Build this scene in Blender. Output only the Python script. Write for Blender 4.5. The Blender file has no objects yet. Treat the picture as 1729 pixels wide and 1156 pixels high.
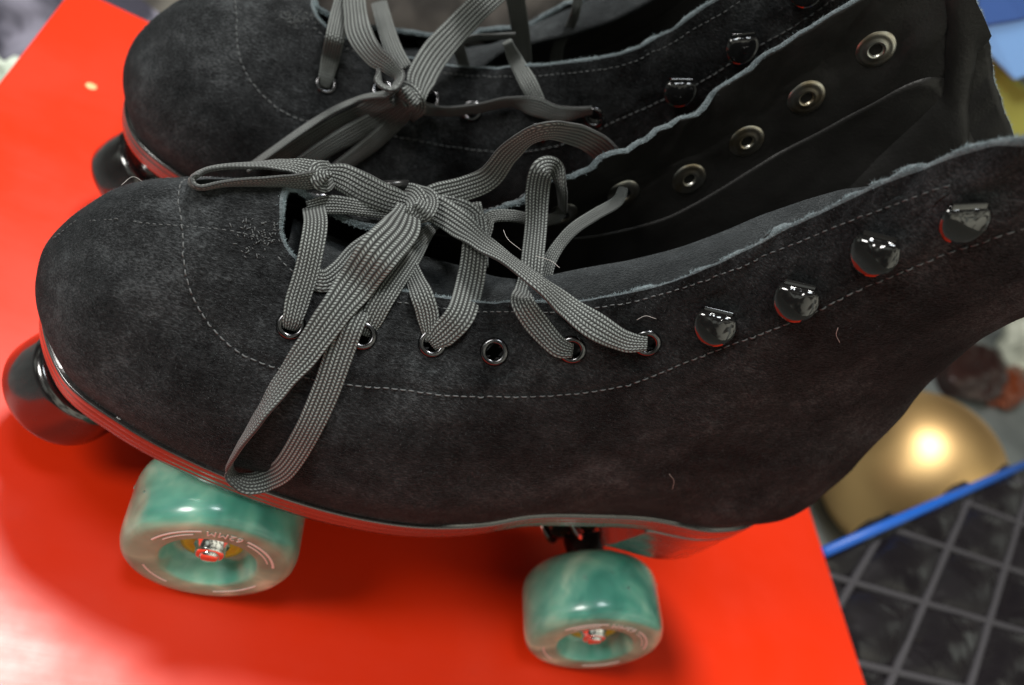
import bpy, math, random
import numpy as np
from mathutils import Vector, Matrix, noise
from mathutils.bvhtree import BVHTree

S = 0.001                                   # everything below is written in millimetres
sc = bpy.context.scene
random.seed(7); RNG = np.random.default_rng(7)

# ---------------------------------------------------------------- camera
IW, IH, FPX = 1729.0, 1156.0, 1350.0
CAMR = np.array([[0.859461, -0.030686, 0.51028], [0.324997, -0.737703, -0.591752], [0.394593, 0.674427, -0.624055]])
CAMC = np.array([-44.702, -196.485, 310.367])
cam = bpy.data.objects.new('camera', bpy.data.cameras.new('camera')); sc.collection.objects.link(cam)
cam.matrix_world = Matrix([[CAMR[0][i], -CAMR[1][i], -CAMR[2][i], CAMC[i]*S] for i in range(3)] + [[0, 0, 0, 1]])
cam.data.sensor_width = 36; cam.data.lens = FPX/IW*36
cam.data.clip_start = 0.01; cam.data.clip_end = 50
cam.data.dof.use_dof = True; cam.data.dof.focus_distance = 0.238; cam.data.dof.aperture_fstop = 9.0
sc.camera = cam
# ---------------------------------------------------------------- light
w = bpy.data.worlds.new('World'); sc.world = w; w.use_nodes = True
nt = w.node_tree; bg = nt.nodes['Background']; bg.inputs[1].default_value = 0.26
_c = nt.nodes.new('ShaderNodeTexCoord'); _t = nt.nodes.new('ShaderNodeTexNoise'); _t.inputs['Scale'].default_value = 2.6; _t.inputs['Detail'].default_value = 3
nt.links.new(_c.outputs['Generated'], _t.inputs['Vector'])
_r = nt.nodes.new('ShaderNodeValToRGB'); nt.links.new(_t.outputs[0], _r.inputs[0])
for _p, _k in ((.30, (.05, .05, .05)), (.47, (.16, .15, .13)), (.55, (.50, .46, .38)), (.64, (2.2, 2.35, 2.1))):
    _e = _r.color_ramp.elements.new(_p); _e.color = (*_k, 1)
_r.color_ramp.elements.remove(_r.color_ramp.elements[0]); _r.color_ramp.elements.remove(_r.color_ramp.elements[-1])
# bright lobe added behind the camera, broken by noise, for the hooks to reflect
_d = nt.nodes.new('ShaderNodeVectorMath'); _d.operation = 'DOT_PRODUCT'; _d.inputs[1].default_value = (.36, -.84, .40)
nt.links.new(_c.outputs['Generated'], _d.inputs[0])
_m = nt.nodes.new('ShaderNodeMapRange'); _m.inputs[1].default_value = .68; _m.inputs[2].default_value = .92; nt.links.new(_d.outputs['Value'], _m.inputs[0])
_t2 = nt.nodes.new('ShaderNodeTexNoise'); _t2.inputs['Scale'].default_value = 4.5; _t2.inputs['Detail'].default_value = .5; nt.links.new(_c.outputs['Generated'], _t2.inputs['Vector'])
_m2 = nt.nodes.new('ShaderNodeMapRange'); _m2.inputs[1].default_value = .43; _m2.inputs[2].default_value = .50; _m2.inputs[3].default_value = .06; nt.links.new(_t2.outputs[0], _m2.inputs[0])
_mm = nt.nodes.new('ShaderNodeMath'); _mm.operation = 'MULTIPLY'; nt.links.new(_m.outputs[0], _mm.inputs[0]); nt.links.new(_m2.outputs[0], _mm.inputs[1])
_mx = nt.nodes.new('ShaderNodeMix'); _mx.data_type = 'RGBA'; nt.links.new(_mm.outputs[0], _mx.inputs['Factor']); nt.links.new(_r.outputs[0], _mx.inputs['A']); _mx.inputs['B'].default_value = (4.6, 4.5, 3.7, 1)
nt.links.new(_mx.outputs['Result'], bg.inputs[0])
def area(name, loc, target, size, power, col=(1, 1, 1)):
    l = bpy.data.lights.new(name, 'AREA'); l.shape = 'DISK'; l.size = size*S; l.energy = power; l.color = col
    o = bpy.data.objects.new(name, l); sc.collection.objects.link(o); o.location = Vector(loc)*S
    o.rotation_euler = (Vector(target)-Vector(loc)).to_track_quat('-Z', 'Y').to_euler(); return o
area('ceiling_lamp', (-85, 470, 1500), (40, 0, 60), 330, 24, (1.0, 0.98, 0.94))
area('overhead_lamp', (-330, -60, 1450), (0, 0, 60), 300, 4.5, (0.90, 0.96, 1.0))
area('room_lamp', (-1050, -290, 930), (100, 0, 60), 420, 11, (1.0, 0.97, 0.92))
sc.view_settings.view_transform = 'Standard'; sc.view_settings.look = 'None'
sc.view_settings.exposure = 0; sc.view_settings.gamma = 1
sc.render.engine = 'CYCLES'

# ---------------------------------------------------------------- helpers
def ray(u, v):
    d = CAMR.T @ np.array([(u-IW/2)/FPX, (v-IH/2)/FPX, 1.0]); return d/np.linalg.norm(d)
def on_z(u, v, z): d = ray(u, v); return CAMC + d*(z-CAMC[2])/d[2]
def on_y(u, v, y): d = ray(u, v); return CAMC + d*(y-CAMC[1])/d[1]

def link(name, verts, faces, mats, parent=None, smooth=True, mi=None, uv=None):
    me = bpy.data.meshes.new(name)
    me.from_pydata([tuple(float(c)*S for c in p) for p in verts], [], faces)
    for m in (mats if isinstance(mats, (list, tuple)) else [mats]): me.materials.append(m)
    if smooth: me.polygons.foreach_set('use_smooth', [True]*len(me.polygons))
    if mi is not None: me.polygons.foreach_set('material_index', list(mi))
    if uv is not None:
        l = me.uv_layers.new(name='UVMap')
        vi = np.empty(len(me.loops), dtype=np.int32); me.loops.foreach_get('vertex_index', vi)
        l.data.foreach_set('uv', np.asarray(uv, dtype=np.float32)[vi].ravel())
    me.update()
    o = bpy.data.objects.new(name, me); sc.collection.objects.link(o)
    if parent: o.parent = parent
    return o
def tag(o, label=None, cat=None, group=None, kind=None):
    for k, v in (('label', label), ('category', cat), ('group', group), ('kind', kind)):
        if v: o[k] = v
    return o
def empty(name, loc, rz=0):
    o = bpy.data.objects.new(name, None); sc.collection.objects.link(o)
    o.location = Vector(loc)*S; o.rotation_euler = (0, 0, rz); o.empty_display_size = 0.01; return o

class MB:
    def __init__(s): s.v = []; s.f = []; s.m = []
    def add(s, v, f, m=0):
        b = len(s.v); s.v += [np.array(p, float) for p in v]; s.f += [tuple(b+i for i in q) for q in f]; s.m += [m]*len(f)
    def box(s, lo, hi, m=0):
        x0, y0, z0 = lo; x1, y1, z1 = hi
        s.add([(x0,y0,z0),(x1,y0,z0),(x1,y1,z0),(x0,y1,z0),(x0,y0,z1),(x1,y0,z1),(x1,y1,z1),(x0,y1,z1)],
              [(0,3,2,1),(4,5,6,7),(0,1,5,4),(1,2,6,5),(2,3,7,6),(3,0,4,7)], m)
    def lathe(s, prof, org, ax, n=48, m=0, ref=None):
        """prof: list of (radius, along axis)"""
        ax = np.array(ax, float); ax /= np.linalg.norm(ax)
        r0 = np.array(ref if ref is not None else ((0,0,1) if abs(ax[2]) < .9 else (1,0,0)), float)
        e = np.cross(ax, r0); e /= np.linalg.norm(e); g = np.cross(ax, e); org = np.array(org, float)
        V = []; F = []
        for r, a in prof:
            for k in range(n):
                t = 2*math.pi*k/n; V.append(org+ax*a+r*(math.cos(t)*e+math.sin(t)*g))
        for i in range(len(prof)-1):
            for k in range(n): F.append((i*n+k, i*n+(k+1) % n, (i+1)*n+(k+1) % n, (i+1)*n+k))
        if prof[0][0] > 1e-3 and False: pass
        s.add(V, F, m)
    def tube(s, pts, r, n=8, m=0, cap=True):
        pts = [np.array(p, float) for p in pts]; V = []; F = []
        rr = r if isinstance(r, (list, tuple, np.ndarray)) else [r]*len(pts)
        prev = None
        for i, p in enumerate(pts):
            t = pts[min(i+1, len(pts)-1)]-pts[max(i-1, 0)]; t = t/(np.linalg.norm(t)+1e-9)
            a = prev if prev is not None else (np.array([0, 0, 1.]) if abs(t[2]) < .9 else np.array([1., 0, 0]))
            e = a-t*(a@t); e /= np.linalg.norm(e)+1e-9; g = np.cross(t, e); prev = e
            for k in range(n):
                q = 2*math.pi*k/n; V.append(p+rr[i]*(math.cos(q)*e+math.sin(q)*g))
        for i in range(len(pts)-1):
            for k in range(n): F.append((i*n+k, i*n+(k+1) % n, (i+1)*n+(k+1) % n, (i+1)*n+k))
        if cap: F.append(tuple(range(n))[::-1]); F.append(tuple((len(pts)-1)*n+k for k in range(n)))
        s.add(V, F, m)
    def build(s, name, mats, parent=None, smooth=True):
        return link(name, s.v, s.f, mats, parent, smooth, s.m)
def bevel(o, wd, seg=3, ang=35):
    m = o.modifiers.new('bevel', 'BEVEL'); m.width = wd*S; m.segments = seg; m.limit_method = 'ANGLE'; m.angle_limit = math.radians(ang)
    return o

# ---------------------------------------------------------------- materials
def mat(name, col=(.5,.5,.5), rough=.5, metal=0, **kw):
    m = bpy.data.materials.new(name); m.use_nodes = True; n = m.node_tree; b = n.nodes['Principled BSDF']
    b.inputs['Base Color'].default_value = (*col, 1); b.inputs['Roughness'].default_value = rough
    b.inputs['Metallic'].default_value = metal
    for k, v in kw.items():
        i = b.inputs[k.replace('_', ' ')]; i.default_value = (*v, 1) if isinstance(v, tuple) and len(v) == 3 and i.type == 'RGBA' else v
    return m, n, b
def tex(n, kind='ShaderNodeTexNoise', scale=1000, detail=3, coord='Object', vec=None, **kw):
    t = n.nodes.new(kind); t.inputs['Scale'].default_value = scale
    if 'Detail' in t.inputs: t.inputs['Detail'].default_value = detail
    for k, v in kw.items(): t.inputs[k].default_value = v
    if vec is None:
        c = n.nodes.new('ShaderNodeTexCoord'); vec = c.outputs[coord]
    n.links.new(vec, t.inputs['Vector']); return t
def ramp(n, src, stops):
    r = n.nodes.new('ShaderNodeValToRGB'); n.links.new(src, r.inputs[0])
    while len(r.color_ramp.elements) < len(stops): r.color_ramp.elements.new(.5)
    for e, (p, c) in zip(r.color_ramp.elements, stops):
        e.position = p; e.color = (*c, 1) if len(c) == 3 else c
    return r
def bump(n, b, src, dist, strength=1, prev=None):
    k = n.nodes.new('ShaderNodeBump'); k.inputs['Distance'].default_value = dist*S; k.inputs['Strength'].default_value = strength
    n.links.new(src, k.inputs['Height'])
    if prev: n.links.new(prev.outputs[0], k.inputs['Normal'])
    n.links.new(k.outputs[0], b.inputs['Normal']); return k
def math_(n, op, a, b=None, clamp=False):
    k = n.nodes.new('ShaderNodeMath'); k.operation = op; k.use_clamp = clamp
    for i, x in enumerate((a, b)):
        if x is None: continue
        if isinstance(x, (int, float)): k.inputs[i].default_value = x
        else: n.links.new(x, k.inputs[i])
    return k.outputs[0]

def suede(name, lo, hi, sheen=.55):
    m, n, b = mat(name, rough=.95)
    big = tex(n, scale=30, detail=5, Roughness=.62)
    c_ = n.nodes.new('ShaderNodeTexCoord'); mp = n.nodes.new('ShaderNodeMapping'); mp.inputs['Scale'].default_value = (.45, 1, 1.1); mp.inputs['Rotation'].default_value = (0, .6, 0)
    n.links.new(c_.outputs['Object'], mp.inputs[0]); fine = tex(n, scale=1500, detail=3, vec=mp.outputs[0], Roughness=.75)
    mid = tex(n, scale=230, detail=3)
    s = math_(n, 'ADD', math_(n, 'MULTIPLY', big.outputs[0], .46), math_(n, 'ADD', math_(n, 'MULTIPLY', fine.outputs[0], .40), math_(n, 'MULTIPLY', mid.outputs[0], .14)))
    r = ramp(n, s, [(.42, lo), (.53, tuple(a_*.78+b_*.22 for a_, b_ in zip(lo, hi))), (.655, hi)]); n.links.new(r.outputs[0], b.inputs['Base Color'])
    b.inputs['Specular IOR Level'].default_value = .12
    b.inputs['Sheen Weight'].default_value = sheen; b.inputs['Sheen Roughness'].default_value = .38
    b.inputs['Sheen Tint'].default_value = (.62, .70, .74, 1)
    k = bump(n, b, fine.outputs[0], 1.3, 1.0); bump(n, b, mid.outputs[0], .6, .6, k)
    return m
M_SUEDE = suede('black_suede', (.0024, .0026, .0030), (.080, .086, .091), .09)
M_TONGUE = suede('tongue_suede', (.010, .011, .012), (.075, .082, .085), .12)
M_EDGE = suede('raw_leather_edge', (.075, .092, .10), (.26, .305, .32), .4)
M_FUZZ, _, _ = mat('edge_fuzz', (.24, .30, .32), .9)
M_NAP, _, _ = mat('suede_nap', (.10, .107, .112), .9)
M_LINT, _, _ = mat('lint', (.55, .52, .5), .8)
m, n, b = mat('black_lining_leather', (.013, .0125, .012), .5); M_LINING = m
t = tex(n, 'ShaderNodeTexVoronoi', scale=900); t2 = tex(n, scale=60, detail=4)
k = bump(n, b, t.outputs[0], .12, .35); bump(n, b, t2.outputs[0], 1.5, .35, k); b.inputs['Specular IOR Level'].default_value = .4
r = ramp(n, t2.outputs[0], [(.35, (.42,)*3), (.7, (.62,)*3)]); n.links.new(r.outputs[0], b.inputs['Roughness'])
M_THREAD, _, _ = mat('thread', (.085, .09, .092), .8)
M_GLOSS, _, bb = mat('hook_lacquer', (.008, .008, .008), .07); bb.inputs['Coat Weight'].default_value = 1
M_EYELET, _, _ = mat('eyelet_metal', (.10, .10, .105), .2, 1)
M_WASHER, n, b = mat('washer_brass', (.33, .32, .27), .32, 1)
t = tex(n, scale=120, detail=3); r = ramp(n, t.outputs[0], [(.4, (.55, .56, .53)), (.65, (.40, .34, .24))]); n.links.new(r.outputs[0], b.inputs['Base Color'])
M_CHROME, _, _ = mat('chrome', (.75, .75, .74), .12, 1)
M_SHIELD, _, _ = mat('bearing_shield', (.45, .42, .02), .4)
M_DARK, _, _ = mat('dark_steel', (.03, .03, .03), .3, .6)
m, n, b = mat('sole_stack', (.012, .011, .011), .24); M_SOLE = m
t = tex(n, scale=150, detail=4); bump(n, b, t.outputs[0], .25, .5)
r = ramp(n, t.outputs[0], [(.35, (.18,)*3), (.7, (.36,)*3)]); n.links.new(r.outputs[0], b.inputs['Roughness'])
b.inputs['Specular IOR Level'].default_value = 1.0
b.inputs['Coat Weight'].default_value = 1; b.inputs['Coat IOR'].default_value = 1.75; b.inputs['Coat Roughness'].default_value = .22
M_PLATE, _, _ = mat('black_nylon', (.012,)*3, .4)
m, n, b = mat('toe_stop_rubber', (.010, .009, .010), .2); M_RUBBER = m
t = tex(n, scale=200, detail=5); r = ramp(n, t.outputs[0], [(.4, (.10,)*3), (.75, (.34,)*3)]); n.links.new(r.outputs[0], b.inputs['Roughness'])
b.inputs['Coat Weight'].default_value = .8; b.inputs['Coat IOR'].default_value = 1.8; b.inputs['Coat Roughness'].default_value = .12
# marbled teal urethane
m, n, b = mat('teal_urethane', (.05, .35, .25), .18); M_WHEEL = m
c = n.nodes.new('ShaderNodeTexCoord'); t = tex(n, scale=17, detail=2, Distortion=2.2)
t2 = tex(n, scale=70, detail=2, Distortion=1.0)
s = math_(n, 'ADD', math_(n, 'MULTIPLY', t.outputs[0], .75), math_(n, 'MULTIPLY', t2.outputs[0], .25))
r = ramp(n, s, [(.30, (.03, .19, .145)), (.44, (.085, .34, .26)), (.56, (.20, .50, .38)), (.68, (.50, .74, .57))])
n.links.new(r.outputs[0], b.inputs['Base Color'])
b.inputs['Coat Weight'].default_value = .9; b.inputs['Coat Roughness'].default_value = .34
b.inputs['Subsurface Weight'].default_value = .7; b.inputs['Subsurface Radius'].default_value = (.3, 1, .8); b.inputs['Subsurface Scale'].default_value = 5*S
M_WHEELPRINT, _, _ = mat('wheel_print', (.62, .60, .56), .35)
# braided lace
m, n, b = mat('braided_lace', (.14, .15, .15), .55); M_LACE = m
uvn = n.nodes.new('ShaderNodeUVMap'); sep = n.nodes.new('ShaderNodeSeparateXYZ'); n.links.new(uvn.outputs[0], sep.inputs[0])
U, V_ = sep.outputs[0], sep.outputs[1]                      # U: ridge number, V: millimetres along
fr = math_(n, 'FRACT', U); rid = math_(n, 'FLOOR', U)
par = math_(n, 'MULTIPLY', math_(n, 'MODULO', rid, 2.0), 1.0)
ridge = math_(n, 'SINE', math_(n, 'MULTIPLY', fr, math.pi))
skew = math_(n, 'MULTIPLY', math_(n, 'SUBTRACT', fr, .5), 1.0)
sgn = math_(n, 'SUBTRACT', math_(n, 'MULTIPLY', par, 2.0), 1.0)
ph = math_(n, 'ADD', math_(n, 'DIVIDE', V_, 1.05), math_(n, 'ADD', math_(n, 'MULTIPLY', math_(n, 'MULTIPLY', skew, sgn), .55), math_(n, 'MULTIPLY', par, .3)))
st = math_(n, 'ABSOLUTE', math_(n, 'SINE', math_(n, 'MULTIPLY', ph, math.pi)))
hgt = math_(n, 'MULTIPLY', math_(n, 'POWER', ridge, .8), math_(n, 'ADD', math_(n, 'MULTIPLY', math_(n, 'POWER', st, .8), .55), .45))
fz = tex(n, scale=1800, detail=2)
k = bump(n, b, hgt, .45, 1.0); bump(n, b, fz.outputs[0], .12, .5, k)
vv = tex(n, scale=90, detail=2)
mx = ramp(n, math_(n, 'ADD', math_(n, 'MULTIPLY', hgt, .85), math_(n, 'MULTIPLY', vv.outputs[0], .15)), [(.20, (.005, .0055, .0055)), (.62, (.048, .053, .051)), (.97, (.24, .265, .25))])  # base colour follows ridge height: shade painted into the grooves
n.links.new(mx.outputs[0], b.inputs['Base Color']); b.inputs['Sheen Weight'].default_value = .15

# ---------------------------------------------------------------- boot surface (control net, millimetres, toe towards -X)
NET = [
 [(218,0,104),(224,0,122),(221,0,148),(209,0,185),(200,0,225),(203,0,264)],
 [(208,-22,103),(214,-26,122),(211,-26,148),(200,-24.5,185),(188,-25,225),(189,-30,268)],
 [(184,-32,100),(186,-37,120),(185,-36.5,148),(178,-34,185),(169,-36,228),(168,-41.5,278)],
 [(154,-33,96),(154,-38,118),(153,-40,145),(149,-38,182),(145,-41.5,230),(141,-46,286)],
 [(128,-35,89),(129,-41,112),(127,-43,140),(124,-42,180),(122,-43,235),(112,-45,286)],
 [(106,-38,83),(106,-45,108),(106,-45,138),(107,-42,175),(110,-41,215),(105,-34,263)],
 [(84,-45,78),(84,-49,100),(86,-47,128),(90,-42,160),(95,-37,190),(97,-29,236)],
 [(60,-50,75),(60,-54,95),(61,-50,118),(65,-42,145),(72,-34,171),(79,-28,197)],
 [(34,-52,74),(33,-56,92),(33,-52,112),(37,-42,134),(43,-31,151),(50,-21,164)],
 [(8,-51,74),(6,-55,90),(5,-51,108),(6,-42,123),(7,-31,136),(8,-17,146)],
 [(-18,-47,74),(-20,-51,88),(-20,-47,105),(-17,-38,121),(-13,-27,133),(-10,-15,142)],
 [(-42,-40,74),(-45,-43,88),(-43,-39,104),(-36,-31,121),(-27,-22,134),(-19,-10,144)],
 [(-63.5,-28,74),(-67.5,-30,88),(-65,-27,105),(-54,-20,125),(-39,-13,139),(-22,-4,149)],
 [(-77,-2,75),(-82,-2,88),(-79.5,-2,104),(-66,-1,128),(-46,0,143),(-23,1,151)],
 [(-69,24,74),(-73,25,88),(-70.5,23,105),(-57,17,126),(-41,10,140),(-22,6,151)],
 [(-48,38,74),(-52,41,88),(-50,38,104),(-40,30,122),(-29,19,138),(-18,9,149)],
 [(-18,44,74),(-20,48,88),(-20,45,105),(-17,37,122),(-13,24,137),(-8,8,147)],
 [(8,46,74),(6,50,90),(5,47,108),(6,39,125),(8,26,141),(11,8,150)],
 [(34,45,75),(33,49,92),(33,46,112),(37,38,136),(41,29,154),(42,18,166)],
 [(60,41,77),(60,45,95),(61,44,118),(64,40,145),(66,36,170),(64,30,188)],
 [(84,36,80),(84,40,100),(86,41,128),(88,41,160),(90,42,190),(85,40,214)],
 [(106,31,84),(106,37,108),(106,40,138),(108,43,175),(108,46,215),(98,44,248)],
 [(128,29,89),(129,36,112),(128,41,140),(126,44,180),(123,47,235),(117,44,292)],
 [(154,30,96),(154,36,118),(153,40,145),(149,42,182),(147,45,232),(142,41,291)],
 [(184,31,100),(186,36,120),(184,36,148),(178,36,185),(173,38,228),(169,38,277)],
 [(208,22,103),(214,26,122),(210,26,148),(198,26,185),(194,28,225),(193,28,266)],
]
NT = len(NET); SUBT, SUBS = 15, 24
def cr(p0, p1, p2, p3, t):
    return .5*((2*p1)+(-p0+p2)*t+(2*p0-5*p1+4*p2-p3)*t*t+(-p0+3*p1-3*p2+p3)*t**3)
def boot_grid():
    N = np.array(NET, float)
    # periodic in station
    A = np.zeros((NT*SUBT, 6, 3))
    for i in range(NT):
        for k in range(SUBT):
            A[i*SUBT+k] = cr(N[i-1], N[i], N[(i+1) % NT], N[(i+2) % NT], k/SUBT)
    ext0 = 2*A[:, 0]-A[:, 1]; ext1 = 2*A[:, -1]-A[:, -2]
    B = np.concatenate([ext0[:, None], A, ext1[:, None]], 1)
    ns = 5*SUBS+1; G = np.zeros((NT*SUBT, ns, 3))
    for j in range(ns):
        q = min(j//SUBS, 4); t = j/SUBS-q
        G[:, j] = cr(B[:, q], B[:, q+1], B[:, q+2], B[:, q+3], t)
    return G
def normals(G):
    du = np.roll(G, -1, 0)-np.roll(G, 1, 0); dv = np.gradient(G, axis=1)
    n_ = np.cross(du, dv); n_ /= np.linalg.norm(n_, axis=2, keepdims=True)+1e-9
    # outward: lateral side must point to -Y
    if n_[NT*SUBT*8//26, 20, 1] > 0: n_ = -n_
    return n_
G0 = boot_grid(); NTT, NS = G0.shape[:2]
NG0 = normals(G0)
def to_px(P):
    c = (np.asarray(P)-CAMC) @ CAMR.T
    return np.stack([IW/2+FPX*c[..., 0]/c[..., 2], IH/2+FPX*c[..., 1]/c[..., 2]], -1)
PX0 = to_px(G0)
LAT = slice(0, NTT//2); MED = slice(NTT//2, NTT)
def find_ts(u, v, side):
    """grid index nearest to a pixel on the lateral outside or the medial side"""
    P = PX0[side]; d = ((P-np.array([u, v]))**2).sum(-1)
    if side is LAT:                                     # only camera-facing samples
        f = ((G0[side]-CAMC)*NG0[side]).sum(-1) > 0; d = d+f*1e7
    i, j = np.unravel_index(np.argmin(d), d.shape); return (i+side.start, j)

LAT_EYELETS = [(492,548),(615,567),(724,577),(836,594),(964,588),(1092,575)]
LAT_HOOKS = [(1210,545),(1345,497),(1474,422),(1624,362)]
MED_EYE_PX = [(945,355),(1052,320)]
MED_HOOK_PX = [(1161,292),(1258,231),(1362,160),(1474,79)]
EY_L = [find_ts(u, v, LAT) for u, v in LAT_EYELETS]; HK_L = [find_ts(u, v, LAT) for u, v in LAT_HOOKS]
EY_M = [((NTT-i) % NTT, j) for i, j in EY_L[:4]] + [find_ts(u, v, MED) for u, v in MED_EYE_PX]
HK_M = [find_ts(u, v, MED) for u, v in MED_HOOK_PX]
SEAM_PX = [(322,392),(320,430),(328,480),(350,530),(380,567),(420,595),(490,620),(650,645),(760,658),(850,663),(930,662),(1000,655),(1060,645),(1100,632),(1150,607),(1250,568),(1400,508),(1550,440),(1725,372),(1800,342),(1900,305)]
SEAM_TS = sorted(find_ts(u, v, LAT) for u, v in SEAM_PX)
# seam height (grid row) as a function of station, mirrored to the medial side
CREASE = [find_ts(u, v, LAT) for u, v in [(84,392),(95,384),(110,379),(130,376),(160,374),(200,374),(250,376),(300,379),(340,383),(380,389),(410,396),(430,402)]]
xi = np.array([a for a, _ in SEAM_TS], float); yi = np.array([b_ for _, b_ in SEAM_TS], float)
fold = np.minimum(np.arange(NTT), NTT-np.arange(NTT)).astype(float)
SEAM_J = np.interp(fold, np.append(xi, NTT/2), np.append(yi, yi[-1]+2))
kk = np.hanning(13); kk /= kk.sum(); SEAM_J = np.convolve(np.concatenate([SEAM_J[-6:], SEAM_J, SEAM_J[:6]]), kk, 'valid')
def gint(A, i, j):
    i0 = int(math.floor(i)); f = i-i0; return A[i0 % NTT, j]*(1-f)+A[(i0+1) % NTT, j]*f
_l = sorted(find_ts(u, v, MED) for u, v in [(1100,374),(1150,348),(1200,322),(1300,265),(1400,207),(1480,158),(1580,92)])
_f = [NTT-a for a, _ in _l][::-1]; _j = [b_ for _, b_ in _l][::-1]
LIN_J = np.interp(fold, [0]+_f+[NTT/2], [_j[0]+2]+_j+[_j[-1]-6]); LIN_J = np.convolve(np.concatenate([LIN_J[-8:], LIN_J, LIN_J[:8]]), np.hanning(17)/np.hanning(17).sum(), 'valid')
_b = [find_ts(u, v, MED) for u, v in [(1620,30),(1617,90),(1614,150),(1613,210)]]
BACK_I = np.interp(range(NS), [q[1] for q in _b[::-1]], [q[0] for q in _b[::-1]])
#---BPY
def displaced():
    G = G0.copy(); J = np.arange(NS)[None, :]; d = np.zeros((NTT, NS))
    d += .55/(1+np.exp(-(J-SEAM_J[:, None])*1.6))                       # overlay panel thickness
    x = G0[..., 0]
    for i in range(NTT):
        for j in range(NS):
            p = Vector(G0[i, j]); sfr = j/(NS-1)
            a = noise.noise(p/26.0)*1.1+noise.noise(p/9.0)*.28
            a *= min(1, sfr*6)
            e = max(0, (sfr-.80)/.20)
            if x[i, j] > 45: a += e**1.1*(noise.noise(Vector((i*.17, 3.3, 1.0)))*3.4+noise.noise(Vector((i*.45, 9.3, sfr*3)))*1.5)
            if j >= NS-2 : a += noise.noise(Vector((i*.55, 1.1, 4.0)))*.35
            d[i, j] += a
    for lst in (EY_L, EY_M, HK_L, HK_M):
        for (i, j) in lst:
            D = np.linalg.norm(G0-G0[i, j], axis=2); d[D < 10] -= .3*np.exp(-(D[D < 10]/4.5)**2); d[D < 9] = d[D < 9]*.35+.65*d[i, j]
    return G+NG0*d[..., None]

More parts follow.
